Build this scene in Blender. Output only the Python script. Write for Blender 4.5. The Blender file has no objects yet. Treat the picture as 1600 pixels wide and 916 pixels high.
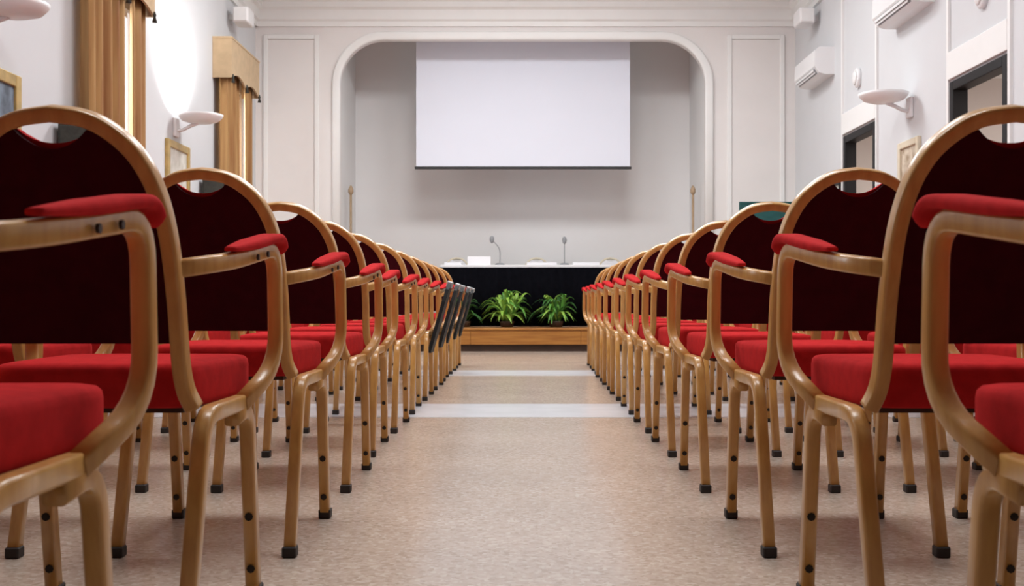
import bpy, bmesh, math, random
from mathutils import Vector, Matrix
random.seed(7)
SC = bpy.context.scene
COL = SC.collection
R = math.radians

# ------------------------------------------------------------------ camera
F_PX = 1760.0
cam_d = bpy.data.cameras.new('camera')
cam = bpy.data.objects.new('camera', cam_d); COL.objects.link(cam)
cam.location = (0, 0, 0.6); cam.rotation_euler = (R(90), 0, 0)
cam_d.sensor_width = 36.0; cam_d.lens = F_PX / 1600 * 36
cam_d.shift_x = -13 / 1600; cam_d.shift_y = 14 / 1600
cam_d.clip_start = 0.02; cam_d.clip_end = 200
cam_d.dof.use_dof = True; cam_d.dof.focus_distance = 3.8; cam_d.dof.aperture_fstop = 9.0
SC.camera = cam

# ------------------------------------------------------------------ world and big lights
w = bpy.data.worlds.new('world'); SC.world = w; w.use_nodes = True
bg = w.node_tree.nodes['Background']
bg.inputs[0].default_value = (0.80, 0.89, 1.0, 1); bg.inputs[1].default_value = 3.0
SC.view_settings.view_transform = 'Standard'; SC.view_settings.look = 'None'
SC.view_settings.exposure = 0.0; SC.view_settings.gamma = 1.0
SC.view_settings.use_curve_mapping = False

def area(name, loc, rot, sx, sy, power, color=(1, 1, 1), spread=180):
    d = bpy.data.lights.new(name, 'AREA'); d.shape = 'RECTANGLE'
    d.size = sx; d.size_y = sy; d.energy = power; d.color = color; d.spread = R(spread)
    o = bpy.data.objects.new(name, d); COL.objects.link(o)
    o.location = loc; o.rotation_euler = rot
    return o
XL, XR, YB, YF, HC = -3.29, 3.42, -1.6, 14.0, 4.75      # room shell
WINS = [(4.55, 5.65), (8.45, 9.55), (12.35, 13.30)]
DAY = (0.90, 0.95, 1.0)
for i, (a, b) in enumerate(WINS):                         # daylight standing in each window
    area('window_daylight', (XL - 0.42, (a + b) / 2, 1.95), (0, R(-90), 0), 2.2, b - a, (60, 75, 110)[i], DAY)
CEIL = [(x, y) for y in (3.4, 7.0, 10.9) for x in (-0.75, 0.85)]
for x, y in CEIL:                                         # ceiling panels added out of view for overall fill
    area('ceiling_fill_light', (x, y, HC - 0.075), (0, 0, 0), 1.1, 1.1, {3.4: 60, 7.0: 46, 10.9: 94}[y], (0.96, 0.985, 1.0))

# ------------------------------------------------------------------ materials
def mat(name, col, rough=0.6, var=0.0, scale=8.0, stretch=(1, 1, 1), bump=0.0, bscale=60.0, metal=0.0,
        coat=0.0, sheen=0.0, col2=None, spec=0.5, detail=4.0, emit=None):
    m = bpy.data.materials.new(name); m.use_nodes = True
    nt = m.node_tree; b = nt.nodes['Principled BSDF']
    b.inputs['Roughness'].default_value = rough; b.inputs['Metallic'].default_value = metal
    b.inputs['Coat Weight'].default_value = coat; b.inputs['Coat Roughness'].default_value = 0.15
    b.inputs['Sheen Weight'].default_value = sheen; b.inputs['Specular IOR Level'].default_value = spec
    tc = nt.nodes.new('ShaderNodeTexCoord'); mp = nt.nodes.new('ShaderNodeMapping')
    mp.inputs['Scale'].default_value = stretch
    nt.links.new(tc.outputs['Object'], mp.inputs['Vector'])
    n = nt.nodes.new('ShaderNodeTexNoise'); n.inputs['Scale'].default_value = scale
    n.inputs['Detail'].default_value = detail
    nt.links.new(mp.outputs[0], n.inputs['Vector'])
    r = nt.nodes.new('ShaderNodeValToRGB')
    c2 = col2 if col2 else tuple(c * (1 - var) for c in col)
    r.color_ramp.elements[0].color = (*c2, 1); r.color_ramp.elements[1].color = (*col, 1)
    r.color_ramp.elements[0].position = 0.35; r.color_ramp.elements[1].position = 0.62
    nt.links.new(n.outputs[0], r.inputs[0]); nt.links.new(r.outputs[0], b.inputs['Base Color'])
    if bump:
        n2 = nt.nodes.new('ShaderNodeTexNoise'); n2.inputs['Scale'].default_value = bscale
        nt.links.new(mp.outputs[0], n2.inputs['Vector'])
        bp = nt.nodes.new('ShaderNodeBump'); bp.inputs['Strength'].default_value = bump
        bp.inputs['Distance'].default_value = 0.004
        nt.links.new(n2.outputs[0], bp.inputs['Height']); nt.links.new(bp.outputs[0], b.inputs['Normal'])
    if emit:
        b.inputs['Emission Color'].default_value = (*emit[0], 1); b.inputs['Emission Strength'].default_value = emit[1]
    return m
M = {}
M['wood'] = mat('beech_wood', (0.60, 0.325, 0.095), 0.28, scale=9, stretch=(6, 6, 1), col2=(0.52, 0.26, 0.07), bump=0.04, bscale=40, coat=0.2)
M['red'] = mat('red_velvet', (0.56, 0.024, 0.026), 0.9, 0.14, 40, bump=0.25, bscale=700, spec=0.05)
M['shaded_red'] = mat('shaded_red_velvet', (0.048, 0.002, 0.006), 0.9, 0.2, 30, bump=0.2, bscale=700, spec=0.1)  # the red velvet again, shade of the chair backs put into its colour
M['rubber'] = mat('black_rubber', (0.018, 0.012, 0.010), 0.6, 0.2)
M['bolt'] = mat('dark_steel', (0.03, 0.022, 0.018), 0.45, 0.2, metal=0.4)
M['tablet'] = mat('charcoal_laminate', (0.012, 0.014, 0.015), 0.6, 0.2, spec=0.25)
M['grey_metal'] = mat('grey_metal', (0.45, 0.46, 0.47), 0.4, 0.1, metal=0.6)
M['wall'] = mat('white_plaster', (0.66, 0.67, 0.69), 0.8, 0.02, 3, bump=0.03, bscale=120)
M['ceil'] = mat('ceiling_white', (0.85, 0.85, 0.84), 0.9, 0.02, 3)
M['trim'] = mat('white_moulding', (0.86, 0.86, 0.85), 0.5, 0.02, 4)
M['panel'] = mat('warm_cream_plaster', (0.82, 0.79, 0.775), 0.7, 0.03, 2)
M['niche'] = mat('niche_grey_plaster', (0.85, 0.845, 0.845), 0.8, 0.03, 1.2)
M['marble'] = mat('pale_marble', (0.74, 0.76, 0.80), 0.22, 0.08, 5)
M['screen'] = mat('projection_cloth', (0.80, 0.83, 0.93), 0.9, 0.01, 2)
M['black'] = mat('black_cloth', (0.004, 0.004, 0.006), 0.95, 0.3, 20, spec=0.03)
M['blackmetal'] = mat('black_metal', (0.02, 0.02, 0.022), 0.4, 0.2)
M['white'] = mat('white_plastic', (0.82, 0.82, 0.83), 0.4, 0.02, 5)
M['whitecloth'] = mat('white_linen', (0.85, 0.85, 0.88), 0.8, 0.02, 5)
M['grille'] = mat('grey_grille', (0.30, 0.31, 0.33), 0.5, 0.1)
M['darkwood'] = mat('black_stained_wood', (0.012, 0.011, 0.012), 0.5, 0.3, 6, spec=0.25)
M['stagewood'] = mat('orange_stage_wood', (0.42, 0.18, 0.035), 0.42, scale=3, stretch=(1, 6, 14), col2=(0.31, 0.115, 0.02), bump=0.04)
M['plinth'] = mat('dark_plinth_wood', (0.05, 0.022, 0.010), 0.6, 0.3, 6)
M['curtain'] = mat('ochre_brocade', (0.44, 0.25, 0.09), 0.75, scale=5, stretch=(2.5, 2.5, 0.15), col2=(0.27, 0.11, 0.03), sheen=0.05, bump=0.1)
M['pelmet'] = mat('beige_brocade', (0.58, 0.42, 0.25), 0.75, 0.12, 10, sheen=0.1)
M['tassel'] = mat('dark_olive_trim', (0.055, 0.055, 0.045), 0.8, 0.3, 30)
M['gold'] = mat('gilt_frame', (0.62, 0.44, 0.17), 0.35, 0.25, 12, metal=0.35)
M['cream'] = mat('cream_frame', (0.74, 0.66, 0.50), 0.5, 0.1, 10)
M['teal'] = mat('teal_felt', (0.012, 0.085, 0.085), 0.8, 0.15, 20)
M['beige'] = mat('beige_plaster', (0.66, 0.60, 0.57), 0.8, 0.04, 3)
M['soil'] = mat('potting_soil', (0.03, 0.018, 0.01), 0.95, 0.4, 30)
M['pot'] = mat('dark_brown_pot', (0.06, 0.03, 0.018), 0.6, 0.2)
M['leafA'] = mat('bright_leaf', (0.32, 0.56, 0.08), 0.45, 0.3, 12)
M['leafB'] = mat('mid_leaf', (0.12, 0.34, 0.05), 0.45, 0.3, 12)
M['leafC'] = mat('deep_leaf', (0.05, 0.18, 0.035), 0.45, 0.3, 12)
M['tanpole'] = mat('tan_wood_pole', (0.45, 0.32, 0.20), 0.5, 0.15)
M['lampglass'] = mat('frosted_glass', (0.88, 0.88, 0.88), 0.35, 0.01)
M['fill_diffuser'] = mat('fill_lamp_diffuser', (0.9, 0.9, 0.88), 0.5, 0.01, emit=((1, 0.97, 0.93), 2.0))  # glowing face of the added ceiling and lobby fill lamps
M['paper_a'] = mat('blue_grey_painting', (0.20, 0.26, 0.33), 0.6, scale=7, col2=(0.08, 0.10, 0.13))
M['paper_b'] = mat('pale_print', (0.72, 0.70, 0.64), 0.6, scale=9, col2=(0.55, 0.53, 0.46))
M['paper_c'] = mat('sepia_print', (0.66, 0.58, 0.46), 0.6, scale=11, col2=(0.35, 0.26, 0.17))

def glass_mat():
    m = bpy.data.materials.new('window_glass'); m.use_nodes = True
    nt = m.node_tree; nt.nodes.remove(nt.nodes['Principled BSDF'])
    out = nt.nodes['Material Output']
    t = nt.nodes.new('ShaderNodeBsdfTransparent'); g = nt.nodes.new('ShaderNodeBsdfGlossy')
    g.inputs['Roughness'].default_value = 0.03
    fr = nt.nodes.new('ShaderNodeFresnel'); fr.inputs['IOR'].default_value = 1.45
    mx = nt.nodes.new('ShaderNodeMixShader')
    nt.links.new(fr.outputs[0], mx.inputs[0]); nt.links.new(t.outputs[0], mx.inputs[1])
    nt.links.new(g.outputs[0], mx.inputs[2]); nt.links.new(mx.outputs[0], out.inputs[0])
    return m
M['glass'] = glass_mat()

def terrazzo():
    m = bpy.data.materials.new('terrazzo'); m.use_nodes = True
    nt = m.node_tree; b = nt.nodes['Principled BSDF']
    tc = nt.nodes.new('ShaderNodeTexCoord')
    v = nt.nodes.new('ShaderNodeTexVoronoi'); v.inputs['Scale'].default_value = 95
    nt.links.new(tc.outputs['Object'], v.inputs['Vector'])
    sep = nt.nodes.new('ShaderNodeSeparateColor'); nt.links.new(v.outputs['Color'], sep.inputs[0])
    r = nt.nodes.new('ShaderNodeValToRGB'); e = r.color_ramp.elements
    e[0].position = 0.0; e[0].color = (0.46, 0.36, 0.28, 1)
    e[1].position = 1.0; e[1].color = (0.72, 0.62, 0.53, 1)
    k = e.new(0.25); k.color = (0.57, 0.455, 0.365, 1)
    k = e.new(0.75); k.color = (0.63, 0.51, 0.415, 1)
    nt.links.new(sep.outputs[0], r.inputs[0])
    n = nt.nodes.new('ShaderNodeTexNoise'); n.inputs['Scale'].default_value = 2.2; n.inputs['Detail'].default_value = 5
    nt.links.new(tc.outputs['Object'], n.inputs['Vector'])
    mx = nt.nodes.new('ShaderNodeMix'); mx.data_type = 'RGBA'; mx.blend_type = 'MULTIPLY'; mx.inputs[0].default_value = 0.28
    nt.links.new(r.outputs[0], mx.inputs[6]); nt.links.new(n.outputs[0], mx.inputs[7])
    g = nt.nodes.new('ShaderNodeBrightContrast'); g.inputs[1].default_value = 0.03
    nt.links.new(mx.outputs[2], g.inputs[0]); nt.links.new(g.outputs[0], b.inputs['Base Color'])
    b.inputs['Roughness'].default_value = 0.2
    b.inputs['Specular IOR Level'].default_value = 0.5
    return m
M['floor'] = terrazzo()

# ------------------------------------------------------------------ mesh helpers
def mesh_of(bm, name, m, smooth=False):
    bmesh.ops.recalc_face_normals(bm, faces=bm.faces)
    me = bpy.data.meshes.new(name); bm.to_mesh(me); bm.free()
    if smooth:
        for p in me.polygons: p.use_smooth = True
    if m: me.materials.append(M[m] if isinstance(m, str) else m)
    return me
def link(name, me, parent=None, loc=None, rot=None):
    o = bpy.data.objects.new(name, me); COL.objects.link(o)
    if parent: o.parent = parent
    if loc is not None: o.location = loc
    if rot is not None: o.rotation_euler = rot
    return o
def obj(name, bm, m, parent=None, smooth=False, loc=None, rot=None):
    return link(name, mesh_of(bm, name, m, smooth), parent, loc, rot)
def tag(o, label, cat, group=None):
    o['label'] = label; o['category'] = cat
    if group: o['group'] = group
    return o
def struct(o, label=None):
    o['kind'] = 'structure'
    if label: o['label'] = label
    return o
def thing(name, label, cat, loc=(0, 0, 0), rz=0, group=None):
    o = bpy.data.objects.new(name, None); COL.objects.link(o)
    o.empty_display_size = 0.1; o.location = loc; o.rotation_euler = (0, 0, rz)
    return tag(o, label, cat, group)
def add_box(bm, x0, x1, y0, y1, z0, z1, bev=0.0, seg=2):
    r = bmesh.ops.create_cube(bm, size=1)
    bmesh.ops.scale(bm, vec=(x1 - x0, y1 - y0, z1 - z0), verts=r['verts'])
    bmesh.ops.translate(bm, vec=((x0 + x1) / 2, (y0 + y1) / 2, (z0 + z1) / 2), verts=r['verts'])
    if bev:
        es = list({e for v in r['verts'] for e in v.link_edges})
        bmesh.ops.bevel(bm, geom=es, offset=bev, segments=seg, profile=0.5, affect='EDGES')
def boxbm(*a, **k):
    bm = bmesh.new(); add_box(bm, *a, **k); return bm
def add_cyl(bm, p0, p1, r0, r1=None, n=12):
    p0 = Vector(p0); p1 = Vector(p1); d = p1 - p0
    r = bmesh.ops.create_cone(bm, cap_ends=True, segments=n, radius1=r0, radius2=r0 if r1 is None else r1, depth=d.length)
    q = Vector((0, 0, 1)).rotation_difference(d.normalized()).to_matrix().to_4x4()
    bmesh.ops.transform(bm, matrix=Matrix.Translation((p0 + p1) / 2) @ q, verts=r['verts'])
def cylbm(*a, **k):
    bm = bmesh.new(); add_cyl(bm, *a, **k); return bm
def add_lathe(bm, prof, n=24, c=(0, 0, 0)):
    rings = []
    for r, z in prof:
        rings.append([bm.verts.new((c[0] + r * math.cos(2 * math.pi * k / n), c[1] + r * math.sin(2 * math.pi * k / n), c[2] + z)) for k in range(n)])
    for a, b in zip(rings, rings[1:]):
        for k in range(n):
            bm.faces.new((a[k], a[(k + 1) % n], b[(k + 1) % n], b[k]))
    bm.faces.new(list(reversed(rings[0]))); bm.faces.new(rings[-1])
def add_prism(bm, pts, d, axis='y', off=0.0):
    """outline pts (a, b) extruded by d along axis"""
    def P(a, b, t):
        return {'y': (a, t, b), 'x': (t, a, b), 'z': (a, b, t)}[axis]
    f = [bm.verts.new(P(a, b, off)) for a, b in pts]; g = [bm.verts.new(P(a, b, off + d)) for a, b in pts]
    bm.faces.new(f); bm.faces.new(list(reversed(g))); n = len(pts)
    for i in range(n):
        bm.faces.new((f[i], f[(i + 1) % n], g[(i + 1) % n], g[i]))
def catmull(P, n=5):
    P = [Vector(p) for p in P]; out = []
    for i in range(len(P) - 1):
        p0 = P[max(i - 1, 0)]; p1 = P[i]; p2 = P[i + 1]; p3 = P[min(i + 2, len(P) - 1)]
        for k in range(n):
            t = k / n
            out.append(0.5 * ((2 * p1) + (p2 - p0) * t + (2 * p0 - 5 * p1 + 4 * p2 - p3) * t * t + (3 * p1 - p0 - 3 * p2 + p3) * t ** 3))
    out.append(P[-1]); return out
def fillet(P, rads, n=6):
    P = [Vector(p) for p in P]; out = [P[0]]
    for i in range(1, len(P) - 1):
        a = (P[i - 1] - P[i]); b = (P[i + 1] - P[i]); r = min(rads[i - 1], a.length * 0.49, b.length * 0.49)
        s = P[i] + a.normalized() * r; e = P[i] + b.normalized() * r
        for k in range(n + 1):
            t = k / n; out.append((1 - t) ** 2 * s + 2 * t * (1 - t) * P[i] + t * t * e)
    out.append(P[-1]); return out
def rrect(w, h, r, k=3):
    pts = []
    for cx, cy, a0 in ((w / 2 - r, h / 2 - r, 0), (-w / 2 + r, h / 2 - r, 90), (-w / 2 + r, -h / 2 + r, 180), (w / 2 - r, -h / 2 + r, 270)):
        for i in range(k + 1):
            a = R(a0 + 90 * i / k); pts.append((cx + r * math.cos(a), cy + r * math.sin(a)))
    return pts
def add_sweep(bm, path, section, lateral):
    """section (u along the lateral axis, v across) carried along path"""
    lateral = Vector(lateral).normalized(); rings = []
    for i, p in enumerate(path):
        t = (path[min(i + 1, len(path) - 1)] - path[max(i - 1, 0)]).normalized()
        u = (lateral - t * lateral.dot(t)).normalized(); v = t.cross(u)
        rings.append([bm.verts.new(p + u * a + v * b) for a, b in section])
    n = len(section)
    for a, b in zip(rings, rings[1:]):
        for k in range(n):
            bm.faces.new((a[k], a[(k + 1) % n], b[(k + 1) % n], b[k]))
    bm.faces.new(rings[0]); bm.faces.new(list(reversed(rings[-1])))

# ------------------------------------------------------------------ the hall
WT, WR = 0.3, 0.09
fl = struct(obj('floor', boxbm(XL - WT, XR + 2.2, YB - WT, 16.2, -0.15, 0), 'floor'), 'polished beige terrazzo floor')
for a, b in ((5.85, 6.62), (9.15, 9.85)):
    obj('marble_strip', boxbm(XL, XR, a, b, -0.004, 0.0015), 'marble', fl)
ce = struct(obj('ceiling', boxbm(XL - WT, XR + WT, YB - WT, YF + 0.3, HC, HC + 0.2), 'ceil'))
bm = bmesh.new()                                             # window wall with its openings
SILL, HEAD = 0.85, 3.05
prev = YB - WT
for a, b in WINS:
    add_box(bm, XL - WT, XL, prev, a, 0, HC)
    add_box(bm, XL - WT, XL, a, b, 0, SILL); add_box(bm, XL - WT, XL, a, b, HEAD, HC); prev = b
add_box(bm, XL - WT, XL, prev, YF + 0.3, 0, HC)
struct(obj('wall_left', bm, 'wall'))
DOORS = [(7.88, 8.93), (10.81, 11.87)]; DH = 2.34
bm = bmesh.new(); prev = YB - WT
for a, b in DOORS:
    add_box(bm, XR, XR + WR, prev, a, 0, HC); add_box(bm, XR, XR + WR, a, b, DH, HC); prev = b
add_box(bm, XR, XR + WR, prev, YF + 0.3, 0, HC)
struct(obj('wall_right', bm, 'wall'))
struct(obj('wall_back_unseen', boxbm(XL, XR, YB - WT, YB, 0, HC), 'plinth'), 'unseen end wall behind the seating, darkened to cut bounce light')  # unseen wall, set close and dark to block bounce from behind
# proscenium wall with the rounded opening
CX, HW, OT, RAD = 0.03, 2.27, 3.86, 0.55
def arch(hw, top, r, n=10):
    pts = [(CX + hw, 0.0)]
    for k in range(n + 1):
        a = R(90 * k / n); pts.append((CX + hw - r + r * math.cos(a), top - r + r * math.sin(a)))
    for k in range(n + 1):
        a = R(90 + 90 * k / n); pts.append((CX - hw + r + r * math.cos(a), top - r + r * math.sin(a)))
    pts.append((CX - hw, 0.0)); return pts
bm = bmesh.new()
add_prism(bm, [(XL, 0), (XL, HC), (XR, HC), (XR, 0)] + arch(HW, OT, RAD), 0.10, 'y', YF)
struct(obj('wall_front', bm, 'panel'))
bm = bmesh.new()                                             # rounded moulding around the opening
pth = [Vector((x, YF - 0.015, z)) for x, z in arch(HW + 0.045, OT + 0.045, RAD + 0.045, 12)]
pth[0].z = 0.29; pth[-1].z = 0.29
add_sweep(bm, pth, rrect(0.06, 0.105, 0.022, 3), (0, 1, 0))
struct(obj('trim_1', bm, 'trim', smooth=True), 'white rounded moulding around the stage opening')
NB = 15.45
struct(obj('wall_niche_back', boxbm(CX - HW - 0.35, CX + HW + 0.35, NB, NB + 0.15, 0, 4.4), 'niche'))
struct(obj('wall_niche_left', boxbm(CX - HW - 0.2, CX - HW - 0.02, YF + 0.10, NB, 0, 4.4), 'niche'))
struct(obj('wall_niche_right', boxbm(CX + HW + 0.02, CX + HW + 0.2, YF + 0.10, NB, 0, 4.4), 'niche'))
struct(obj('ceiling_niche', boxbm(CX - HW - 0.2, CX + HW + 0.2, YF + 0.10, NB, 4.25, 4.4), 'niche'))
# moulded wall panels either side of the opening
ti = 2
for a, b in ((-3.19, -2.50), (2.57, 3.28)):
    p = struct(obj('wall_panel_front', boxbm(a + 0.03, b - 0.03, YF - 0.012, YF, 0.5, 3.86), 'panel'))
    bm = bmesh.new()
    for bx in ((a, a + 0.055, 0.45, 3.92), (b - 0.055, b, 0.45, 3.92), (a + 0.055, b - 0.055, 3.865, 3.92), (a + 0.055, b - 0.055, 0.45, 0.505)):
        add_box(bm, bx[0], bx[1], YF - 0.03, YF, bx[2], bx[3], 0.008)
    struct(obj('trim_%d' % ti, bm, 'trim')); ti += 1
# cornices
CORN = [(0, 4.02), (0.03, 4.02), (0.03, 4.08), (0.06, 4.10), (0.06, 4.22), (0.10, 4.25), (0.10, 4.31), (0.16, 4.37), (0.16, 4.44), (0.26, 4.56), (0.30, 4.58), (0.30, 4.70), (0.34, HC), (0, HC)]
bm = bmesh.new(); add_prism(bm, [(YF - d, z) for d, z in CORN], XR - XL, 'x', XL); struct(obj('trim_%d' % ti, bm, 'trim')); ti += 1
bm = bmesh.new(); add_prism(bm, [(XL + d, z) for d, z in CORN], YF - YB, 'y', YB); struct(obj('trim_%d' % ti, bm, 'trim')); ti += 1
bm = bmesh.new(); add_prism(bm, [(XR - d, z) for d, z in CORN], YF - YB, 'y', YB); struct(obj('trim_%d' % ti, bm, 'trim')); ti += 1
# baseboards
struct(obj('baseboard_left', boxbm(XL, XL + 0.018, YB, YF, 0, 0.12, 0.004), 'marble'))
bm = bmesh.new(); prev = YB
for a, b in DOORS + [(YF, YF)]:
    add_box(bm, XR - 0.018, XR, prev, a - 0.02, 0, 0.12, 0.004); prev = b + 0.02
struct(obj('baseboard_right', bm, 'marble'))
# raised mouldings over and beside the doors
for a, b in DOORS:
    bm = bmesh.new()
    add_box(bm, XR - 0.022, XR, a - 0.06, a - 0.02, 0, 4.02); add_box(bm, XR - 0.022, XR, b + 0.02, b + 0.06, 0, 4.02)
    add_box(bm, XR - 0.028, XR, a - 0.02, b + 0.02, DH + 0.02, DH + 0.24, 0.006)
    struct(obj('trim_%d' % ti, bm, 'trim'), 'white moulding framing the wall bay above a door'); ti += 1

# doorways: black frames, small lobbies behind
for i, (a, b) in enumerate(DOORS):
    bm = bmesh.new(); t = 0.075
    add_box(bm, XR - 0.02, XR + WR + 0.01, a, a + t, 0, DH, 0.006); add_box(bm, XR - 0.02, XR + WR + 0.01, b - t, b, 0, DH, 0.006)
    add_box(bm, XR - 0.02, XR + WR + 0.01, a + t, b - t, DH - t, DH, 0.006)
    d = struct(obj('door_%d' % (i + 1), bm, 'darkwood'), 'black wooden door frame around an open doorway')
    a1, b1, h = a - 0.35, b + 0.95, 2.56
    struct(obj('wall_lobby_far', boxbm(XR + WR, XR + 2.1, b1, b1 + 0.1, 0, h), 'beige'))
    struct(obj('wall_lobby_near', boxbm(XR + WR, XR + 2.1, a1 - 0.1, a1, 0, h), 'beige'))
    struct(obj('wall_lobby_side', boxbm(XR + 2.0, XR + 2.1, a1, b1, 0, h), 'beige'))
    struct(obj('ceiling_lobby', boxbm(XR + WR, XR + 2.1, a1 - 0.1, b1 + 0.1, h, h + 0.1), 'ceil'))
    lm = thing('lobby_fill_lamp', 'added unseen fill lamp in the lobby behind the %s doorway' % ('wider-looking' if i == 0 else 'stage-side'), 'lamp', (XR + 1.3, a1 + 0.55, h))  # added lamp, out of view, that brightens the lobby
    lm['label'] = ('added unseen fill lamp in the lobby farther from the stage', 'added unseen fill lamp in the lobby nearer the stage')[i]
    bm = bmesh.new(); add_lathe(bm, [(0.14, -0.03), (0.15, 0.0)], 20); obj('base', bm, 'white', lm)
    bm = bmesh.new(); add_lathe(bm, [(0.02, -0.075), (0.09, -0.06), (0.13, -0.03)], 20); obj('fill_diffuser', bm, 'fill_diffuser', lm, True)
    l = area('lobby_fill_light', (XR + 1.3, a1 + 0.55, h - 0.085), (0, 0, 0), 0.22, 0.22, 34, (1, 0.96, 0.92)); l.data.shape = 'DISK'  # fill light of the added lobby lamp

# windows
for i, (a, b) in enumerate(WINS):
    bm = bmesh.new(); t = 0.06; x0, x1 = XL - 0.09, XL - 0.02
    mid = (a + b) / 2
    add_box(bm, x0, x1, a, a + t, SILL, HEAD); add_box(bm, x0, x1, b - t, b, SILL, HEAD)
    add_box(bm, x0, x1, a + t, b - t, SILL, SILL + t); add_box(bm, x0, x1, a + t, b - t, HEAD - t, HEAD)
    add_box(bm, x0, x1, mid - 0.04, mid + 0.04, SILL + t, HEAD - t)
    wn = struct(obj('window_%d' % (i + 1), bm, 'trim'), 'white two-leaf window in the curtained wall')
    for c, d in ((a + t, mid - 0.04), (mid + 0.04, b - t)):
        obj('pane', boxbm(XL - 0.06, XL - 0.052, c, d, SILL + t, HEAD - t), 'glass', wn)
    obj('sill', boxbm(XL - 0.02, XL + 0.06, a - 0.04, b + 0.04, SILL - 0.04, SILL, 0.008), 'marble', wn)

# ------------------------------------------------------------------ stage
SF, SH = 13.6, 0.29
st = thing('stage', 'low orange-brown wooden stage platform on a dark recessed plinth', 'stage', (0, 0, 0))
obj('plinth', boxbm(XL + 0.02, XR - 0.02, SF + 0.04, YF - 0.05, 0, 0.085), 'plinth', st)
n = 5
for k in range(n):
    x0 = XL + 0.02 + (XR - XL - 0.04) * k / n; x1 = XL + 0.02 + (XR - XL - 0.04) * (k + 1) / n
    obj('front_board', boxbm(x0 + 0.001, x1 - 0.001, SF, SF + 0.04, 0.085, SH - 0.035, 0.003), 'stagewood', st)
obj('nosing', boxbm(XL + 0.02, XR - 0.02, SF - 0.012, SF + 0.1, SH - 0.034, SH, 0.008), 'stagewood', st)
obj('deck', boxbm(XL + 0.02, XR - 0.02, SF + 0.1, YF - 0.035, SH - 0.034, SH), 'stagewood', st)
obj('deck', boxbm(CX - HW + 0.02, CX + HW - 0.02, YF - 0.035, NB - 0.003, 0, SH), 'stagewood', st)

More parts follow.
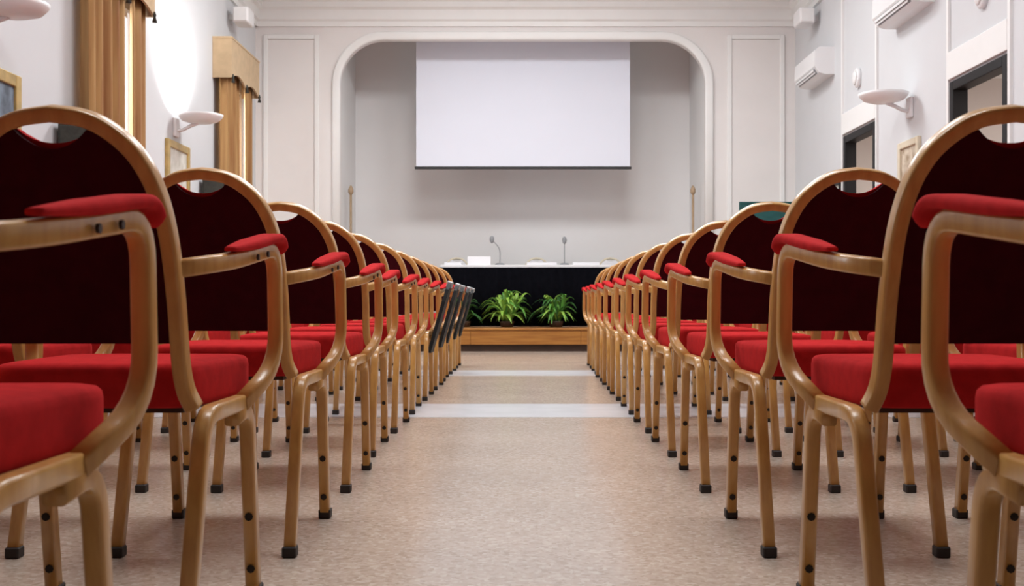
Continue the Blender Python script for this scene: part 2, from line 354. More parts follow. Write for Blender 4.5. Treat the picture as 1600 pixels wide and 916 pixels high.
# ------------------------------------------------------------------ the armchair
def lean(h): return 0.115 - 0.30 * (h - 0.42)
HOOP = [(0, .900), (.05, .893), (.088, .875), (.124, .843), (.149, .80), (.163, .75), (.170, .69), (.172, .60), (.170, .50), (.174, .45), (.186, .418)]
hoop_half = catmull([Vector((x, 0, z)) for x, z in HOOP], 5)
def hoop_w(h):
    best = min(hoop_half, key=lambda p: abs(p.z - h)); return best.x
SEC = rrect(0.028, 0.030, 0.0055, 3)
def chair_meshes(wood, red, back_mat):
    D = {}
    bm = bmesh.new()
    path = [Vector((-p.x, lean(p.z), p.z)) for p in reversed(hoop_half)][:-1] + [Vector((p.x, lean(p.z), p.z)) for p in hoop_half]
    add_sweep(bm, path, rrect(0.034, 0.026, 0.006, 3), (0, 1, 0.3))
    D['back_frame'] = mesh_of(bm, 'back_frame', wood, True)
    def outline(inset, bot):
        tipx = 0.066
        arc = [p for p in hoop_half if p.x >= tipx and p.z >= bot]           # from the tip down the hoop
        nrm = []
        for i, p in enumerate(arc):
            a = arc[max(i - 1, 0)]; b = arc[min(i + 1, len(arc) - 1)]; t = (b - a).normalized()
            nrm.append((p.x + t.z * (0.011 + inset) , p.z - t.x * (0.011 + inset)))
        right = [(nrm[-1][0], bot)] + list(reversed(nrm))
        tx, tz = right[-1]
        sc = []
        for k in range(1, 14):
            t = -1 + 2 * k / 14
            sc.append((-t * tx, tz - 0.032 * (1 - abs(t) ** 2.2)))
        return right + sc + [(-a, b) for a, b in reversed(right)]
    def panel(inset, bot, y0, y1, bev, up=0.0):
        bm = bmesh.new(); o = [(a, b + (up * (1 - (a / 0.066) ** 2) if abs(a) < 0.066 and b > 0.8 else 0)) for a, b in outline(inset, bot)]
        f = [bm.verts.new((a, lean(b) + y0, b)) for a, b in o]; g = [bm.verts.new((a, lean(b) + y1, b)) for a, b in o]
        F = bm.faces.new(f); G = bm.faces.new(list(reversed(g))); k = len(o)
        for i in range(k): bm.faces.new((f[i], f[(i + 1) % k], g[(i + 1) % k], g[i]))
        if bev:
            es = [e for e in G.edges]; bmesh.ops.bevel(bm, geom=es, offset=bev, segments=3, profile=0.5, affect='EDGES')
        return bm
    D['back_panel'] = mesh_of(panel(0.001, 0.530, -0.014, 0.004, 0), 'back_panel', back_mat)
    D['back_cushion'] = mesh_of(panel(0.0, 0.534, 0.005, 0.036, 0.008, 0.010), 'back_cushion', red)
    # seat: a softly domed block, wider in front
    bm = bmesh.new()
    nx, ny = 10, 10; y0, y1, z0, z1 = 0.125, 0.525, 0.416, 0.488
    def halfw(v): return 0.178 + 0.016 * v
    def ring(v, e):     # superellipse edges in plan
        return e
    top = []
    sec = []
    N = 44
    lv = [(0.000, 0.985), (0.004, 0.998), (0.014, 1.0), (0.058, 1.0), (0.068, 0.992), (0.074, 0.965), (0.077, 0.90), (0.080, 0.6), (0.081, 0.3)]
    rings = []
    for dz, s in lv:
        rg = []
        for k in range(N):
            a = 2 * math.pi * k / N; c, d = math.cos(a), math.sin(a); ex = 2 / 9
            u = math.copysign(abs(c) ** ex, c); v = math.copysign(abs(d) ** ex, d)
            edge_s = 1 - (1 - s)
            yy = (y0 + y1) / 2 + v * (y1 - y0) / 2 * edge_s; xx = u * halfw((v + 1) / 2) * edge_s
            rg.append(bm.verts.new((xx, yy, z0 + dz)))
        rings.append(rg)
    for a, b in zip(rings, rings[1:]):
        for k in range(N): bm.faces.new((a[k], a[(k + 1) % N], b[(k + 1) % N], b[k]))
    bm.faces.new(rings[0]); bm.faces.new(list(reversed(rings[-1])))
    D['seat'] = mesh_of(bm, 'seat', red, True)
    bm = boxbm(-0.150, 0.150, 0.17, 0.47, 0.404, 0.416)
    D['seat_board'] = mesh_of(bm, 'seat_board', 'plinth')
    for s, nm in ((-1, 'l'), (1, 'r')):
        X = 0.203 * s
        bm = bmesh.new()
        p = fillet([(X, -0.002, 0.02), (X, 0.108, 0.405), (X, 0.40, 0.405)], [0.055])
        add_sweep(bm, p, SEC, (1, 0, 0)); D['rear' + nm] = mesh_of(bm, 'leg', wood, True)
        bm = bmesh.new()
        p = fillet([(X, 0.472, 0.02), (X, 0.415, 0.392), (X, 0.30, 0.381)], [0.07])
        add_sweep(bm, p, SEC, (1, 0, 0)); D['front' + nm] = mesh_of(bm, 'leg', wood, True)
        bm = bmesh.new()
        p = fillet([(0.172 * s, 0.054, 0.655), (0.222 * s, 0.22, 0.674), (0.245 * s, 0.475, 0.710), (0.247 * s, 0.482, 0.47), (0.206 * s, 0.36, 0.404)], [0.06, 0.062, 0.09])
        add_sweep(bm, p, SEC, (1, 0, 0)); D['arm' + nm] = mesh_of(bm, 'arm', wood, True)
        bm = bmesh.new()
        p = catmull([(0.227 * s, 0.190, 0.694), (0.230 * s, 0.25, 0.701), (0.236 * s, 0.34, 0.713), (0.244 * s, 0.445, 0.728), (0.245 * s, 0.486, 0.724), (0.2455 * s, 0.506, 0.700)], 4)
        ring0 = len(bm.verts)
        # cushion tapers at both ends
        path = p; lat = Vector((1, 0, 0)); rings = []
        secp = rrect(0.047, 0.019, 0.009, 4)
        for i, q in enumerate(path):
            t = (path[min(i + 1, len(path) - 1)] - path[max(i - 1, 0)]).normalized()
            u = (lat - t * lat.dot(t)).normalized(); v = t.cross(u)
            f = min(1, 0.40 + 0.09 * i, 0.5 + 0.25 * (len(path) - 1 - i))
            rings.append([bm.verts.new(q + u * a * f + v * b * f) for a, b in secp])
        for a, b in zip(rings, rings[1:]):
            for k in range(len(secp)): bm.faces.new((a[k], a[(k + 1) % len(secp)], b[(k + 1) % len(secp)], b[k]))
        bm.faces.new(rings[0]); bm.faces.new(list(reversed(rings[-1])))
        D['pad' + nm] = mesh_of(bm, 'arm_pad', red, True)
        for k, (yy, hh) in enumerate(((0.31, 0.6845), (0.37, 0.693))):
            xo = 0.229 + (yy - 0.22) * 0.09
            D['abolt%d' % k + nm] = mesh_of(cylbm(((xo + 0.011) * s, yy, hh), ((xo + 0.0155) * s, yy, hh), 0.006, n=8), 'bolt', 'bolt')
        D['rcap' + nm] = mesh_of(boxbm(X - 0.0165, X + 0.0165, -0.021, 0.014, 0.0, 0.026, 0.003, 1), 'foot_cap', 'rubber')
        D['fcap' + nm] = mesh_of(boxbm(X - 0.0165, X + 0.0165, 0.458, 0.493, 0.0, 0.026, 0.003, 1), 'foot_cap', 'rubber')
        for k, hh in enumerate((0.062, 0.170)):
            yy = 0.472 - (hh - 0.02) * 0.153 - 0.0145
            D['lbolt%d' % k + nm] = mesh_of(cylbm((X, yy + 0.002, hh), (X, yy - 0.003, hh), 0.0085, n=8), 'bolt', 'bolt')
    # folded writing tablet hanging at the aisle arm
    bm = bmesh.new()
    o = [(-0.11, 0.0), (0.11, 0.0), (0.125, 0.15), (0.12, 0.36), (0.09, 0.42), (0.03, 0.445), (-0.05, 0.445), (-0.10, 0.41), (-0.12, 0.33), (-0.125, 0.12)]
    add_prism(bm, o, 0.022, 'x', -0.011)
    bmesh.ops.bevel(bm, geom=[e for e in bm.edges if len(e.link_faces) == 2 and e.calc_face_angle(0) > 1.2], offset=0.004, segments=2, affect='EDGES')
    D['tablet'] = mesh_of(bm, 'writing_tablet', 'tablet')
    D['bracket'] = mesh_of(boxbm(-0.02, 0.02, -0.03, 0.03, 0.42, 0.462, 0.006), 'bracket', 'grey_metal')
    return D
CH = chair_meshes('wood', 'red', 'shaded_red')
CHP = chair_meshes('cream', 'whitecloth', 'whitecloth')
def armchair(name, label, group, loc, rz=0.0, D=CH, bolts=True, tablet=0):
    t = thing(name, label, 'chair', loc, rz, group)
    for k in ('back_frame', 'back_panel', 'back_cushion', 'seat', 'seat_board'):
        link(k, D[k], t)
    for s in 'lr':
        a = link('arm', D['arm' + s], t); link('arm_pad', D['pad' + s], a)
        r = link('leg', D['rear' + s], t); link('foot_cap', D['rcap' + s], r)
        f = link('leg', D['front' + s], t); link('foot_cap', D['fcap' + s], f)
        if bolts:
            for k in '01':
                link('bolt', D['lbolt' + k + s], f)
                if s == 'r': link('bolt', D['abolt' + k + s], a)
    if tablet:
        tb = link('writing_tablet', D['tablet'], t, (0.215 * tablet, 0.255, 0.285), (0, R(16) * tablet, 0))
        tb['label'] = 'folded charcoal writing tablet'
        link('bracket', D['bracket'], tb)
    return t
ORD = ['first', 'second', 'third', 'fourth', 'fifth', 'sixth', 'seventh', 'eighth', 'ninth', 'tenth', 'eleventh', 'twelfth']
NROW, PITCH, Y0, XP = 12, 0.835, 0.985, 0.645
jl = [-.735, -.746, -.745, -.752, -.778, -.78, -.78, -.782, -.782, -.782, -.78, -.78]
jr = [.785, .785, .788, .786, .79, .79, .795, .80, .81, .82, .835, .845]
rj = random.Random(3)
for i in range(NROW):
    y = Y0 + PITCH * i + (0.06 if i == 3 else 0.03 if i == 4 else 0)
    row = ORD[NROW - 1 - i] + ' row from the stage'
    for side in (-1, 1):
        cx = (jl if side < 0 else jr)[i]
        for k in range(4):
            x = cx + side * XP * k; yy = y; rz = 0
            if k or i > 3:
                yy += rj.uniform(-0.012, 0.012); rz = R(rj.uniform(-1.0, 1.0))
            seat = ('aisle seat', 'second seat from aisle', 'third seat from aisle', 'seat nearest the wall')[k]
            wall = 'window side' if side < 0 else 'door side'
            tab = 1 if (side < 0 and k == 0 and i >= 7) else 0
            kind = 'red wooden armchair with folded tablet' if tab else 'red-cushioned wooden armchair'
            armchair('armchair', '%s, %s, %s, %s' % (kind, seat, row, wall),
                     'armchairs in the block on the ' + wall, (x, yy, 0), rz, bolts=(i < 7), tablet=tab)

# ------------------------------------------------------------------ curtains and pelmets
def curtain(name, label, y0, y1, x0, z0, z1, group, amp=0.05):
    t = thing(name, label, 'curtain', (x0, (y0 + y1) / 2, z0), 0, group)
    n = max(24, int((y1 - y0) / 0.008)); ym = (y0 + y1) / 2
    A = []
    folds = max(2, round((y1 - y0) / 0.17))
    ph = random.uniform(0, 6)
    for k in range(n + 1):
        u = k / n
        d = amp * math.sin(u * folds * 2 * math.pi + ph) + 0.012 * math.sin(u * folds * 4.7 + 1)
        A.append((d, y0 + (y1 - y0) * u - ym))
    bm = bmesh.new(); L = 8; prev = None; prevb = None
    fr, bk = [], []
    for j in range(L + 1):
        z = (z1 - z0) * j / L; q = 0.75 + 0.25 * (1 - j / L)
        fr.append([bm.verts.new((d * q + 0.004, y, z)) for d, y in A]); bk.append([bm.verts.new((d * q - 0.004, y, z)) for d, y in A])
    for j in range(L):
        for k in range(n):
            bm.faces.new((fr[j][k], fr[j][k + 1], fr[j + 1][k + 1], fr[j + 1][k]))
            bm.faces.new((bk[j][k + 1], bk[j][k], bk[j + 1][k], bk[j + 1][k + 1]))
        for k in (0, n):
            bm.faces.new((fr[j][k], fr[j + 1][k], bk[j + 1][k], bk[j][k]))
    for j in (0, L):
        for k in range(n): bm.faces.new((fr[j][k], bk[j][k], bk[j][k + 1], fr[j][k + 1]))
    obj('cloth', bm, 'curtain', t, True)
    return t
def tieback(c, h, y0, y1):
    """dark cord band around the gathered curtain, with a hanging tassel"""
    zb = h - c.location.z; ym = c.location.y
    bm = bmesh.new()
    p = catmull([(-0.045, y0 - ym - 0.02, zb + 0.06), (0.05, y0 - ym - 0.02, zb + 0.05), (0.075, (y0 + y1) / 2 - ym, zb), (0.05, y1 - ym, zb - 0.02), (-0.03, y1 - ym + 0.01, zb)], 6)
    add_sweep(bm, p, rrect(0.10, 0.02, 0.006, 2), (0, 0, 1))
    tb = obj('tie_back', bm, 'tassel', c, True); tb['label'] = 'dark cord tie-back'
    bm = bmesh.new(); add_lathe(bm, [(0.012, 0), (0.03, -0.03), (0.022, -0.06), (0.04, -0.20)], 12, (0.085, y0 - ym, zb + 0.03)); obj('tassel', bm, 'tassel', tb, True)
def pelmet(label, y0, y1):
    xo, xi, zt, zb = XL + 0.205, XL, 3.42, 3.02
    t = thing('pelmet', label, 'pelmet', (xi + 0.003, (y0 + y1) / 2, zb), 0, 'fabric pelmets over the windows')
    ym = (y0 + y1) / 2
    o = [(y0 - ym, zt - zb), (y0 - ym, 0.02)]
    n = 24
    for k in range(n + 1):
        u = k / n; o.append((y0 - ym + (y1 - y0) * u, -0.02 + 0.07 * abs(math.sin(u * math.pi * 2))))
    o += [(y1 - ym, zt - zb)]
    bm = bmesh.new(); add_prism(bm, o[:1] + o[2:], 0.02, 'x', xo - xi - 0.02)
    obj('front_panel', bm, 'pelmet', t)
    for yy in (y0, y1 - 0.02):
        obj('side_panel', boxbm(0, xo - xi - 0.02, yy - ym, yy - ym + 0.02, -0.02, zt - zb), 'pelmet', t)
    obj('top_board', boxbm(0, xo - xi + 0.006, y0 - ym - 0.006, y1 - ym + 0.006, zt - zb, zt - zb + 0.02), 'pelmet', t)
    for u in (0.0, 0.5, 1.0):
        bm = bmesh.new(); add_lathe(bm, [(0.006, 0.03), (0.015, 0.0), (0.010, -0.015), (0.022, -0.06)], 10, (xo - xi + 0.008, y0 - ym + 0.03 + (y1 - y0 - 0.06) * u, -0.01))
        obj('tassel', bm, 'tassel', t, True)
XC = XL + 0.095
c = curtain('curtain', 'gathered ochre curtain on near side of the window farther from stage', 8.22, 9.0, XC, 0.01, 3.2, 'ochre curtains'); tieback(c, 1.82, 8.22, 9.0)
curtain('curtain', 'narrow ochre curtain on stage side of the window farther from stage', 9.12, 9.47, XC + 0.03, 0.01, 3.2, 'ochre curtains', 0.03)
c = curtain('curtain', 'gathered ochre curtain on the side of stage-end window away from stage', 12.06, 12.72, XC, 0.01, 3.2, 'ochre curtains'); tieback(c, 1.84, 12.1, 12.7)
curtain('curtain', 'narrow ochre curtain on stage side of the stage-end window', 12.88, 13.27, XC + 0.035, 0.01, 3.2, 'ochre curtains', 0.025)
pelmet('beige fabric pelmet with dark tassels over the window farther from stage', 8.19, 9.50)
pelmet('beige fabric pelmet with dark tassels over window beside the stage', 12.03, 13.30)

# ------------------------------------------------------------------ wall lamps, air conditioners, boxes
def sconce(label, x, y, h, side, power):
    t = thing('wall_uplighter', label, 'wall lamp', (x, y, h), 0, 'white dish wall lamps')
    obj('wall_plate', boxbm(0.0 if side > 0 else -0.03, 0.03 if side > 0 else 0.0, -0.06, 0.06, -0.16, 0.02, 0.008), 'white', t)
    bm = bmesh.new(); add_sweep(bm, catmull([(0.02 * side, 0, -0.10), (0.08 * side, 0, -0.09), (0.15 * side, 0, -0.055), (0.22 * side, 0, -0.03)], 5), rrect(0.035, 0.03, 0.008, 2), (0, 1, 0)); obj('bracket', bm, 'white', t, True)
    bm = bmesh.new(); n = 28
    prof = [(0.02, -0.035), (0.10, -0.028), (0.17, -0.006), (0.205, 0.03), (0.215, 0.052), (0.205, 0.052), (0.19, 0.034), (0.15, 0.008), (0.05, -0.008)]
    add_lathe(bm, prof, n, (0.245 * side, 0, 0)); obj('dish', bm, 'lampglass', t, True)
    if power:
        d = bpy.data.lights.new('uplight', 'SPOT'); d.energy = power; d.spot_size = R(140); d.spot_blend = 0.9; d.shadow_soft_size = 0.05; d.color = (1, 0.98, 0.95)
        o = bpy.data.objects.new('uplight', d); COL.objects.link(o); o.location = (x + 0.17 * side, y, h + 0.06); o.rotation_euler = (R(180), R(-32) * side, 0)
sconce('lit white dish uplighter on wall between the two ochre-curtained windows', XL, 10.72, 2.33, 1, 150)
sconce('white dish uplighter on the window wall above a blue-grey painting', XL, 6.75, 2.34, 1, 30)
sconce('white dish uplighter on wall between the two black doorways', XR, 9.85, 2.37, -1, 0)

def aircon(label, y0, y1):
    z0, z1 = 3.08, 3.38
    t = thing('air_conditioner', label, 'air conditioner', (XR, (y0 + y1) / 2, z0), 0, 'white wall air conditioners'); L = (y1 - y0) / 2
    bm = bmesh.new(); add_prism(bm, [(0, 0.03), (0, 0.30), (-0.17, 0.30), (-0.215, 0.26), (-0.22, 0.09), (-0.17, 0.02), (-0.10, 0.0), (0, 0.0)], 2 * L, 'y', -L)
    bmesh.ops.bevel(bm, geom=[e for e in bm.edges if e.calc_face_angle(0) > 1.3], offset=0.012, segments=2, affect='EDGES')
    obj('casing', bm, 'white', t)
    bm = bmesh.new(); add_prism(bm, [(-0.208, 0.075), (-0.168, 0.022), (-0.176, 0.016), (-0.216, 0.069)], 2 * L - 0.12, 'y', -L + 0.06); obj('outlet', bm, 'grille', t)
    for k in range(2):
        bm = bmesh.new(); u = 0.3 + 0.4 * k; px, pz = -0.208 + 0.04 * u, 0.075 - 0.053 * u
        add_box(bm, px - 0.022, px - 0.016, -L + 0.07, L - 0.07, pz - 0.02, pz + 0.004); obj('louvre', bm, 'white', t)
    for k in range(5):
        obj('intake_slat', boxbm(-0.16 + 0.03 * k, -0.145 + 0.03 * k, -L + 0.05, L - 0.05, 0.298, 0.304), 'grille', t)
aircon('white wall air conditioner between the two black doorways', 9.3, 10.25)
aircon('white wall air conditioner on the door wall nearest the stage', 12.25, 13.15)

def speaker(label, x, y, h, side):
    t = thing('wall_loudspeaker', label, 'loudspeaker', (x, y, h), 0, 'small white wall loudspeakers')
    obj('bracket', boxbm(min(0, .08 * side), max(0, .08 * side), -0.03, 0.03, -0.03, 0.03), 'white', t)
    bm = boxbm(-0.09, 0.09, -0.16, 0.13, -0.09, 0.09, 0.02); bmesh.ops.translate(bm, vec=(0.16 * side, 0, 0), verts=bm.verts)
    obj('cabinet', bm, 'white', t)
    bm = boxbm(-0.075, 0.075, -0.172, -0.155, -0.075, 0.075, 0.006); bmesh.ops.translate(bm, vec=(0.16 * side, 0, 0), verts=bm.verts)
    obj('front_grille', bm, 'lampglass', t)
speaker('small white loudspeaker high on wall above the stage-end pelmet', XL, 12.75, 3.82, 1)
speaker('small white loudspeaker high on the door wall by the stage', XR, 12.95, 3.86, -1)
for lb, y in (('white oval emergency light above doorway nearer the stage', 11.36), ('white oval emergency light above doorway farther from stage', 8.3)):
    t = thing('emergency_light', lb, 'emergency light', (XR, y, 2.86), 0, 'oval emergency lights')
    bm = bmesh.new(); add_lathe(bm, [(0.10, 0), (0.10, 0.03), (0.085, 0.045)], 20)
    bmesh.ops.transform(bm, matrix=Matrix.Rotation(R(-90), 4, 'Y') @ Matrix.Scale(0.8, 4, (0, 1, 0)), verts=bm.verts); obj('housing', bm, 'white', t, True)
    bm = bmesh.new(); add_lathe(bm, [(0.075, 0.045), (0.06, 0.06), (0.02, 0.065)], 20)
    bmesh.ops.transform(bm, matrix=Matrix.Rotation(R(-90), 4, 'Y') @ Matrix.Scale(0.8, 4, (0, 1, 0)), verts=bm.verts); obj('lens', bm, 'lampglass', t, True)
for x, y in CEIL:  # housings for the added ceiling fill lights
    side = 'window side' if x < 0 else 'door side'; k = ORD[(10.9, 7.0, 3.4).index(y)]
    t = thing('ceiling_fill_panel', 'added unseen ceiling fill panel, %s, %s from the stage' % (side, k), 'ceiling light', (x, y, HC), 0, 'added ceiling fill panels')
    bm = bmesh.new()
    for s in (-1, 1):
        add_box(bm, s * 0.6 - 0.03, s * 0.6 + 0.03, -0.63, 0.63, -0.09, 0); add_box(bm, -0.57, 0.57, s * 0.6 - 0.03, s * 0.6 + 0.03, -0.09, 0)
    obj('frame', bm, 'white', t); obj('fill_diffuser', boxbm(-0.57, 0.57, -0.57, 0.57, -0.065, -0.05), 'fill_diffuser', t)

# ------------------------------------------------------------------ pictures and notices
def picture(label, x, y0, y1, z0, z1, side, fm, pm, fw=0.06):
    t = thing('framed_picture', label, 'picture', (x, (y0 + y1) / 2, z0)); L = (y1 - y0) / 2; H = z1 - z0
    xs = lambda a, b: (min(a * side, b * side), max(a * side, b * side))
    bm = bmesh.new(); x0, x1 = xs(0, 0.035)
    add_box(bm, x0, x1, -L, -L + fw, 0, H, 0.008); add_box(bm, x0, x1, L - fw, L, 0, H, 0.008)
    add_box(bm, x0, x1, -L + fw, L - fw, 0, fw, 0.008); add_box(bm, x0, x1, -L + fw, L - fw, H - fw, H, 0.008)
    obj('frame', bm, fm, t)
    x0, x1 = xs(0.002, 0.016); obj('print', boxbm(x0, x1, -L + fw, L - fw, fw, H - fw), pm, t)
picture('gilt-framed blue-grey painting on the window wall below an uplighter', XL, 6.3, 7.36, 1.35, 2.07, 1, 'gold', 'paper_a', 0.08)
picture('gilt-framed pale print on wall between the curtained windows', XL, 10.42, 11.12, 1.45, 2.12, 1, 'gold', 'paper_b', 0.07)
picture('cream-framed sepia print on wall between the black doorways', XR, 9.6, 10.12, 1.4, 2.02, -1, 'cream', 'paper_c', 0.06)
picture('black-framed notice panel on the door wall beside the stage-side doorway', XR, 11.95, 12.75, 1.1, 1.90, -1, 'darkwood', 'paper_b', 0.05)
t = thing('wall_conduit', 'slim grey conduit with a switch box on the wall by stage', 'conduit', (XR, 13.35, 1.2))
obj('tube', cylbm((-0.02, 0, 0), (-0.02, 0, 0.78), 0.018), 'grey_metal', t, True); obj('switch_box', boxbm(-0.05, 0, -0.05, 0.05, -0.14, 0.0, 0.008), 'white', t)

for lb, y in (('dark column loudspeaker standing by wall beside the window farther from stage', 7.9), ('dark column loudspeaker standing by wall beside the stage-end window', 11.5)):
    t = thing('column_loudspeaker', lb, 'loudspeaker', (XL + 0.155, y + 0.12, 0), 0, 'dark column loudspeakers')
    obj('base', boxbm(-0.13, 0.13, -0.12, 0.12, 0, 0.04, 0.006), 'blackmetal', t)
    obj('cabinet', boxbm(-0.12, 0.12, -0.10, 0.10, 0.04, 1.88, 0.012), 'tassel', t)
    obj('grille', boxbm(-0.10, 0.10, -0.112, -0.098, 0.3, 1.84, 0.005), 'tassel', t)

# teal display board on a stand
t = thing('display_board', 'dark teal display board on a stand beside the stage', 'display board', (2.80, 12.6, 0))
obj('board', boxbm(-0.33, 0.33, -0.015, 0.015, 1.05, 1.70, 0.004), 'teal', t)
bm = bmesh.new()
add_box(bm, -0.35, -0.33, -0.02, 0.02, 1.03, 1.72); add_box(bm, 0.33, 0.35, -0.02, 0.02, 1.03, 1.72)
add_box(bm, -0.33, 0.33, -0.02, 0.02, 1.70, 1.72); add_box(bm, -0.33, 0.33, -0.02, 0.02, 1.03, 1.05)
obj('board_frame', bm, 'teal', t)
for s in (-1, 1):
    obj('leg', cylbm((s * 0.30, 0, 0.03), (s * 0.30, 0, 1.04), 0.014), 'blackmetal', t, True)
    obj('foot', boxbm(s * 0.30 - 0.02, s * 0.30 + 0.02, -0.22, 0.22, 0, 0.03, 0.006), 'blackmetal', t)

# ------------------------------------------------------------------ on the stage
# projection screen
t = thing('projection_screen', 'white pull-down projection screen with a black bottom bar above the stage', 'projection screen', (0.035, 14.5, 2.32))
obj('housing', boxbm(-1.46, 1.46, -0.06, 0.06, 1.76, 1.88, 0.02), 'white', t)
for s in (-1, 1): obj('hanger', boxbm(s * 1.2 - 0.02, s * 1.2 + 0.02, -0.02, 0.02, 1.875, 1.93), 'white', t)
obj('cloth', boxbm(-1.375, 1.375, -0.003, 0.003, 0.02, 1.77), 'screen', t)
obj('bottom_bar', boxbm(-1.395, 1.395, -0.016, 0.016, -0.012, 0.024, 0.006), 'blackmetal', t)
# conference table with black skirt
TX0, TX1, TY0, TY1, TZ = -1.0, 1.14, 14.10, 14.75, SH + 0.76
t = thing('conference_table', 'long conference table with a white top on stage', 'table', ((TX0 + TX1) / 2, (TY0 + TY1) / 2, SH)); hx, hy = (TX1 - TX0) / 2, (TY1 - TY0) / 2
obj('tabletop', boxbm(-hx, hx, -hy, hy, 0.735, 0.775, 0.006), 'white', t)
for sx in (-1, 1):
    for sy in (-1, 1):
        obj('leg', cylbm((sx * (hx - 0.08), sy * (hy - 0.08), 0), (sx * (hx - 0.08), sy * (hy - 0.08), 0.735), 0.022), 'blackmetal', t, True)
bm = bmesh.new(); pts = []
def wav(u): return 0.010 * math.sin(u * 46) + 0.006 * math.sin(u * 29 + 1)
u = 0; loop = []
e = 0.012
for k in range(33): loop.append((-hx - e - abs(wav(k / 32 * 2 * hy)), hy + 0.0 - 2 * hy * k / 32))
for k in range(1, 160): loop.append((-hx + 2 * hx * k / 160, -hy - e - 0.017 - wav(2 * hx * k / 160)))
for k in range(33): loop.append((hx + e + abs(wav(k / 32 * 2 * hy)), -hy + 2 * hy * k / 32))
for (a, b), (c, d) in zip(loop, loop[1:]):
    nrm = Vector((d - b, a - c)).normalized() * 0.004
    vs = [bm.verts.new(p) for p in ((a, b, 0.01), (c, d, 0.01), (c, d, 0.742), (a, b, 0.742))]
    bm.faces.new(vs)
bmesh.ops.remove_doubles(bm, verts=bm.verts, dist=1e-5)
me = mesh_of(bm, 'table_skirt', 'black', True)
sk = link('table_skirt', me, None, ((TX0 + TX1) / 2, (TY0 + TY1) / 2, SH)); md = sk.modifiers.new('thick', 'SOLIDIFY'); md.thickness = 0.004; md.offset = -1
tag(sk, 'black pleated cloth skirt hanging around the conference table', 'table skirt')
TT = SH + 0.775
def mic(label, x, y, tall, bend):
    t = thing('microphone', label, 'microphone', (x, y, TT), 0, 'gooseneck microphones on the conference table')
    bm = bmesh.new(); add_lathe(bm, [(0.06, 0), (0.06, 0.02), (0.035, 0.03)], 18); obj('base', bm, 'grille', t, True)
    bm = bmesh.new(); p = catmull([(0, 0, 0.02), (0, 0, tall * 0.6), (bend * 0.5, 0.0, tall * 0.88), (bend, 0, tall)], 6); add_sweep(bm, p, rrect(0.012, 0.012, 0.005, 2), (0, 1, 0)); obj('gooseneck', bm, 'grille', t, True)
    bm = bmesh.new(); add_lathe(bm, [(0.008, -0.05), (0.024, -0.03), (0.030, 0.0), (0.024, 0.03), (0.008, 0.045)], 12, (bend, 0, tall + 0.02)); obj('capsule', bm, 'grille', t, True)
mic('gooseneck microphone with bent stem beside the white papers', -0.26, 14.3, 0.31, -0.10)
mic('upright gooseneck microphone with straight stem on the conference table', 0.56, 14.3, 0.30, 0.0)
t = thing('name_card', 'white folded name card on the conference table', 'name card', (-0.52, 14.22, TT))
for s in (-1, 1):
    bm = boxbm(-0.145, 0.145, -0.001, 0.001, 0, 0.115); bmesh.ops.transform(bm, matrix=Matrix.Translation((0, 0.04 * s, 0.0)) @ Matrix.Rotation(R(19) * s, 4, 'X'), verts=bm.verts)
    obj('leaf', bm, 'whitecloth', t)
for lb, a, b in (('low white box of papers at left end of the conference table', -0.96, -0.74), ('low stack of white papers beside the upright microphone', 0.08, 0.46), ('white folder at the door end of the conference table', 0.66, 1.0)):
    t = tag(obj('paper_stack', boxbm(a, b, 14.2, 14.42, TT, TT + 0.035, 0.004), 'whitecloth'), lb.replace('left end', 'window end'), 'papers')
for lb, x in (('pale round-backed armchair on stage nearest the window side', -0.86), ('pale round-backed armchair behind the middle of conference table', 0.22), ('pale round-backed armchair on stage nearest the door side', 1.22)):
    armchair('stage_armchair', lb, 'pale armchairs behind the conference table', (x, 15.25, SH), R(180), D=CHP, bolts=False)
for lb, x in (('slim tan pole against the stage wall on the window side', CX - HW + 0.07), ('slim tan pole against the stage wall on the door side', CX + HW - 0.09)):
    t = thing('wooden_pole', lb, 'pole', (x, 14.42, SH), 0, 'slim poles at the stage sides')
    bm = bmesh.new(); add_lathe(bm, [(0.07, 0), (0.07, 0.02), (0.02, 0.035)], 16); obj('base', bm, 'tanpole', t, True)
    obj('shaft', cylbm((0, 0, 0.03), (0, 0, 1.68), 0.016, n=10), 'tanpole', t, True)
    bm = bmesh.new(); add_lathe(bm, [(0.012, 1.68), (0.034, 1.71), (0.034, 1.75), (0.012, 1.80)], 12); obj('finial', bm, 'tanpole', t, True)

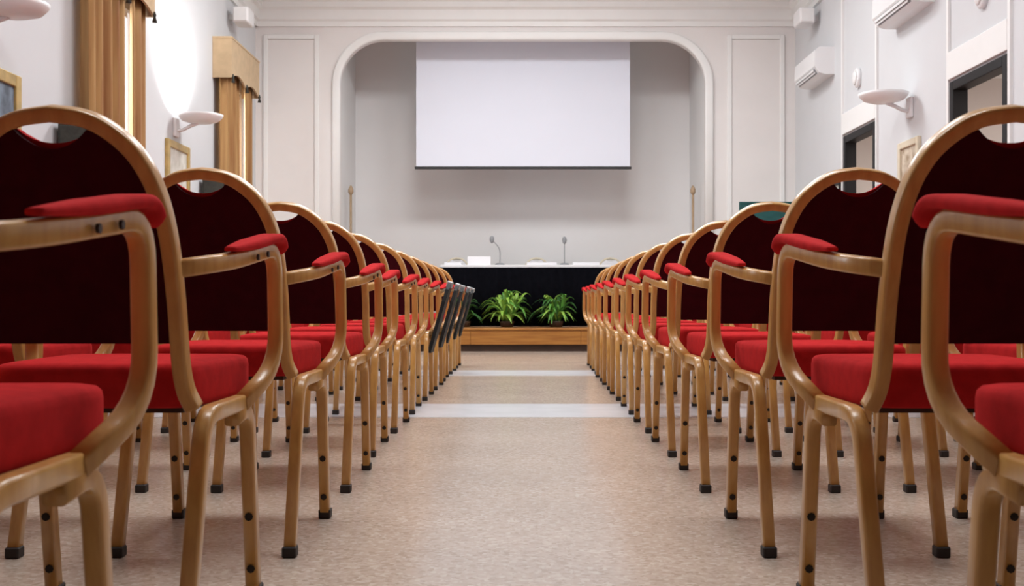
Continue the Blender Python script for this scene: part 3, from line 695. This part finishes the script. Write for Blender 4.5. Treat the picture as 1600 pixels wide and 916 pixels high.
# potted plants with arching strap leaves
def leaf_mesh(L, wd, rise, droop, m):
    bm = bmesh.new(); n = 8; rows = []
    for k in range(n + 1):
        u = k / n
        x = L * (u * 0.95); z = rise * math.sin(min(u, 1) * math.pi * 0.62) - droop * u * u
        wk = wd * (math.sin(math.pi * (0.10 + 0.90 * u)) ** 0.7 if u < 1 else 0.02) * 0.5
        rows.append([bm.verts.new((x, -wk, z + 0.25 * wk)), bm.verts.new((x, 0, z)), bm.verts.new((x, wk, z + 0.25 * wk))])
    for a, b in zip(rows, rows[1:]):
        for k in range(2): bm.faces.new((a[k], a[k + 1], b[k + 1], b[k]))
    r = bmesh.ops.extrude_face_region(bm, geom=list(bm.faces))
    bmesh.ops.translate(bm, vec=(0, 0, -0.0015), verts=[v for v in r['geom'] if isinstance(v, bmesh.types.BMVert)])
    return mesh_of(bm, 'leaf', m, True)
LV = []
for m in ('leafA', 'leafB', 'leafC', 'leafA'):
    for L, rise, droop in ((0.26, 0.34, 0.04), (0.34, 0.32, 0.16), (0.37, 0.24, 0.22), (0.30, 0.15, 0.16)):
        LV.append(leaf_mesh(L, 0.046, rise, droop, m))
def plant(label, x, y, scale, mats, seed, n=78):
    rr = random.Random(seed)
    t = thing('potted_plant', label, 'plant', (x, y, SH), 0, 'leafy plants along the stage edge')
    bm = bmesh.new(); add_lathe(bm, [(0.075, 0), (0.088, 0.06), (0.09, 0.075), (0.082, 0.075), (0.08, 0.07)], 20); obj('pot', bm, 'pot', t, True)
    bm = bmesh.new(); add_lathe(bm, [(0.078, 0.05), (0.078, 0.068)], 16); obj('soil', bm, 'soil', t)
    for k in range(n):
        me = LV[rr.choice(mats) * 4 + rr.choice((0, 0, 1, 1, 2, 3))]
        o = link('leaf', me, t, (rr.uniform(-.05, .05), rr.uniform(-.05, .05), 0.06), (rr.uniform(-.25, .25), rr.uniform(-.42, .06), rr.uniform(0, 6.283)))
        s = scale * rr.uniform(0.75, 1.12); o.scale = (s, s, s)
plant('bright green strap-leaved plant, taller one, in the middle of stage edge', -0.165, 13.86, 1.04, (0, 0, 1, 1, 3), 1)
plant('mid green strap-leaved plant, lower one, towards the door side', 0.44, 13.86, 0.92, (0, 1, 1, 2), 2)
plant('dark green sparse plant on the stage edge towards the window side', -0.70, 13.88, 0.8, (2, 2, 1), 3, 48)
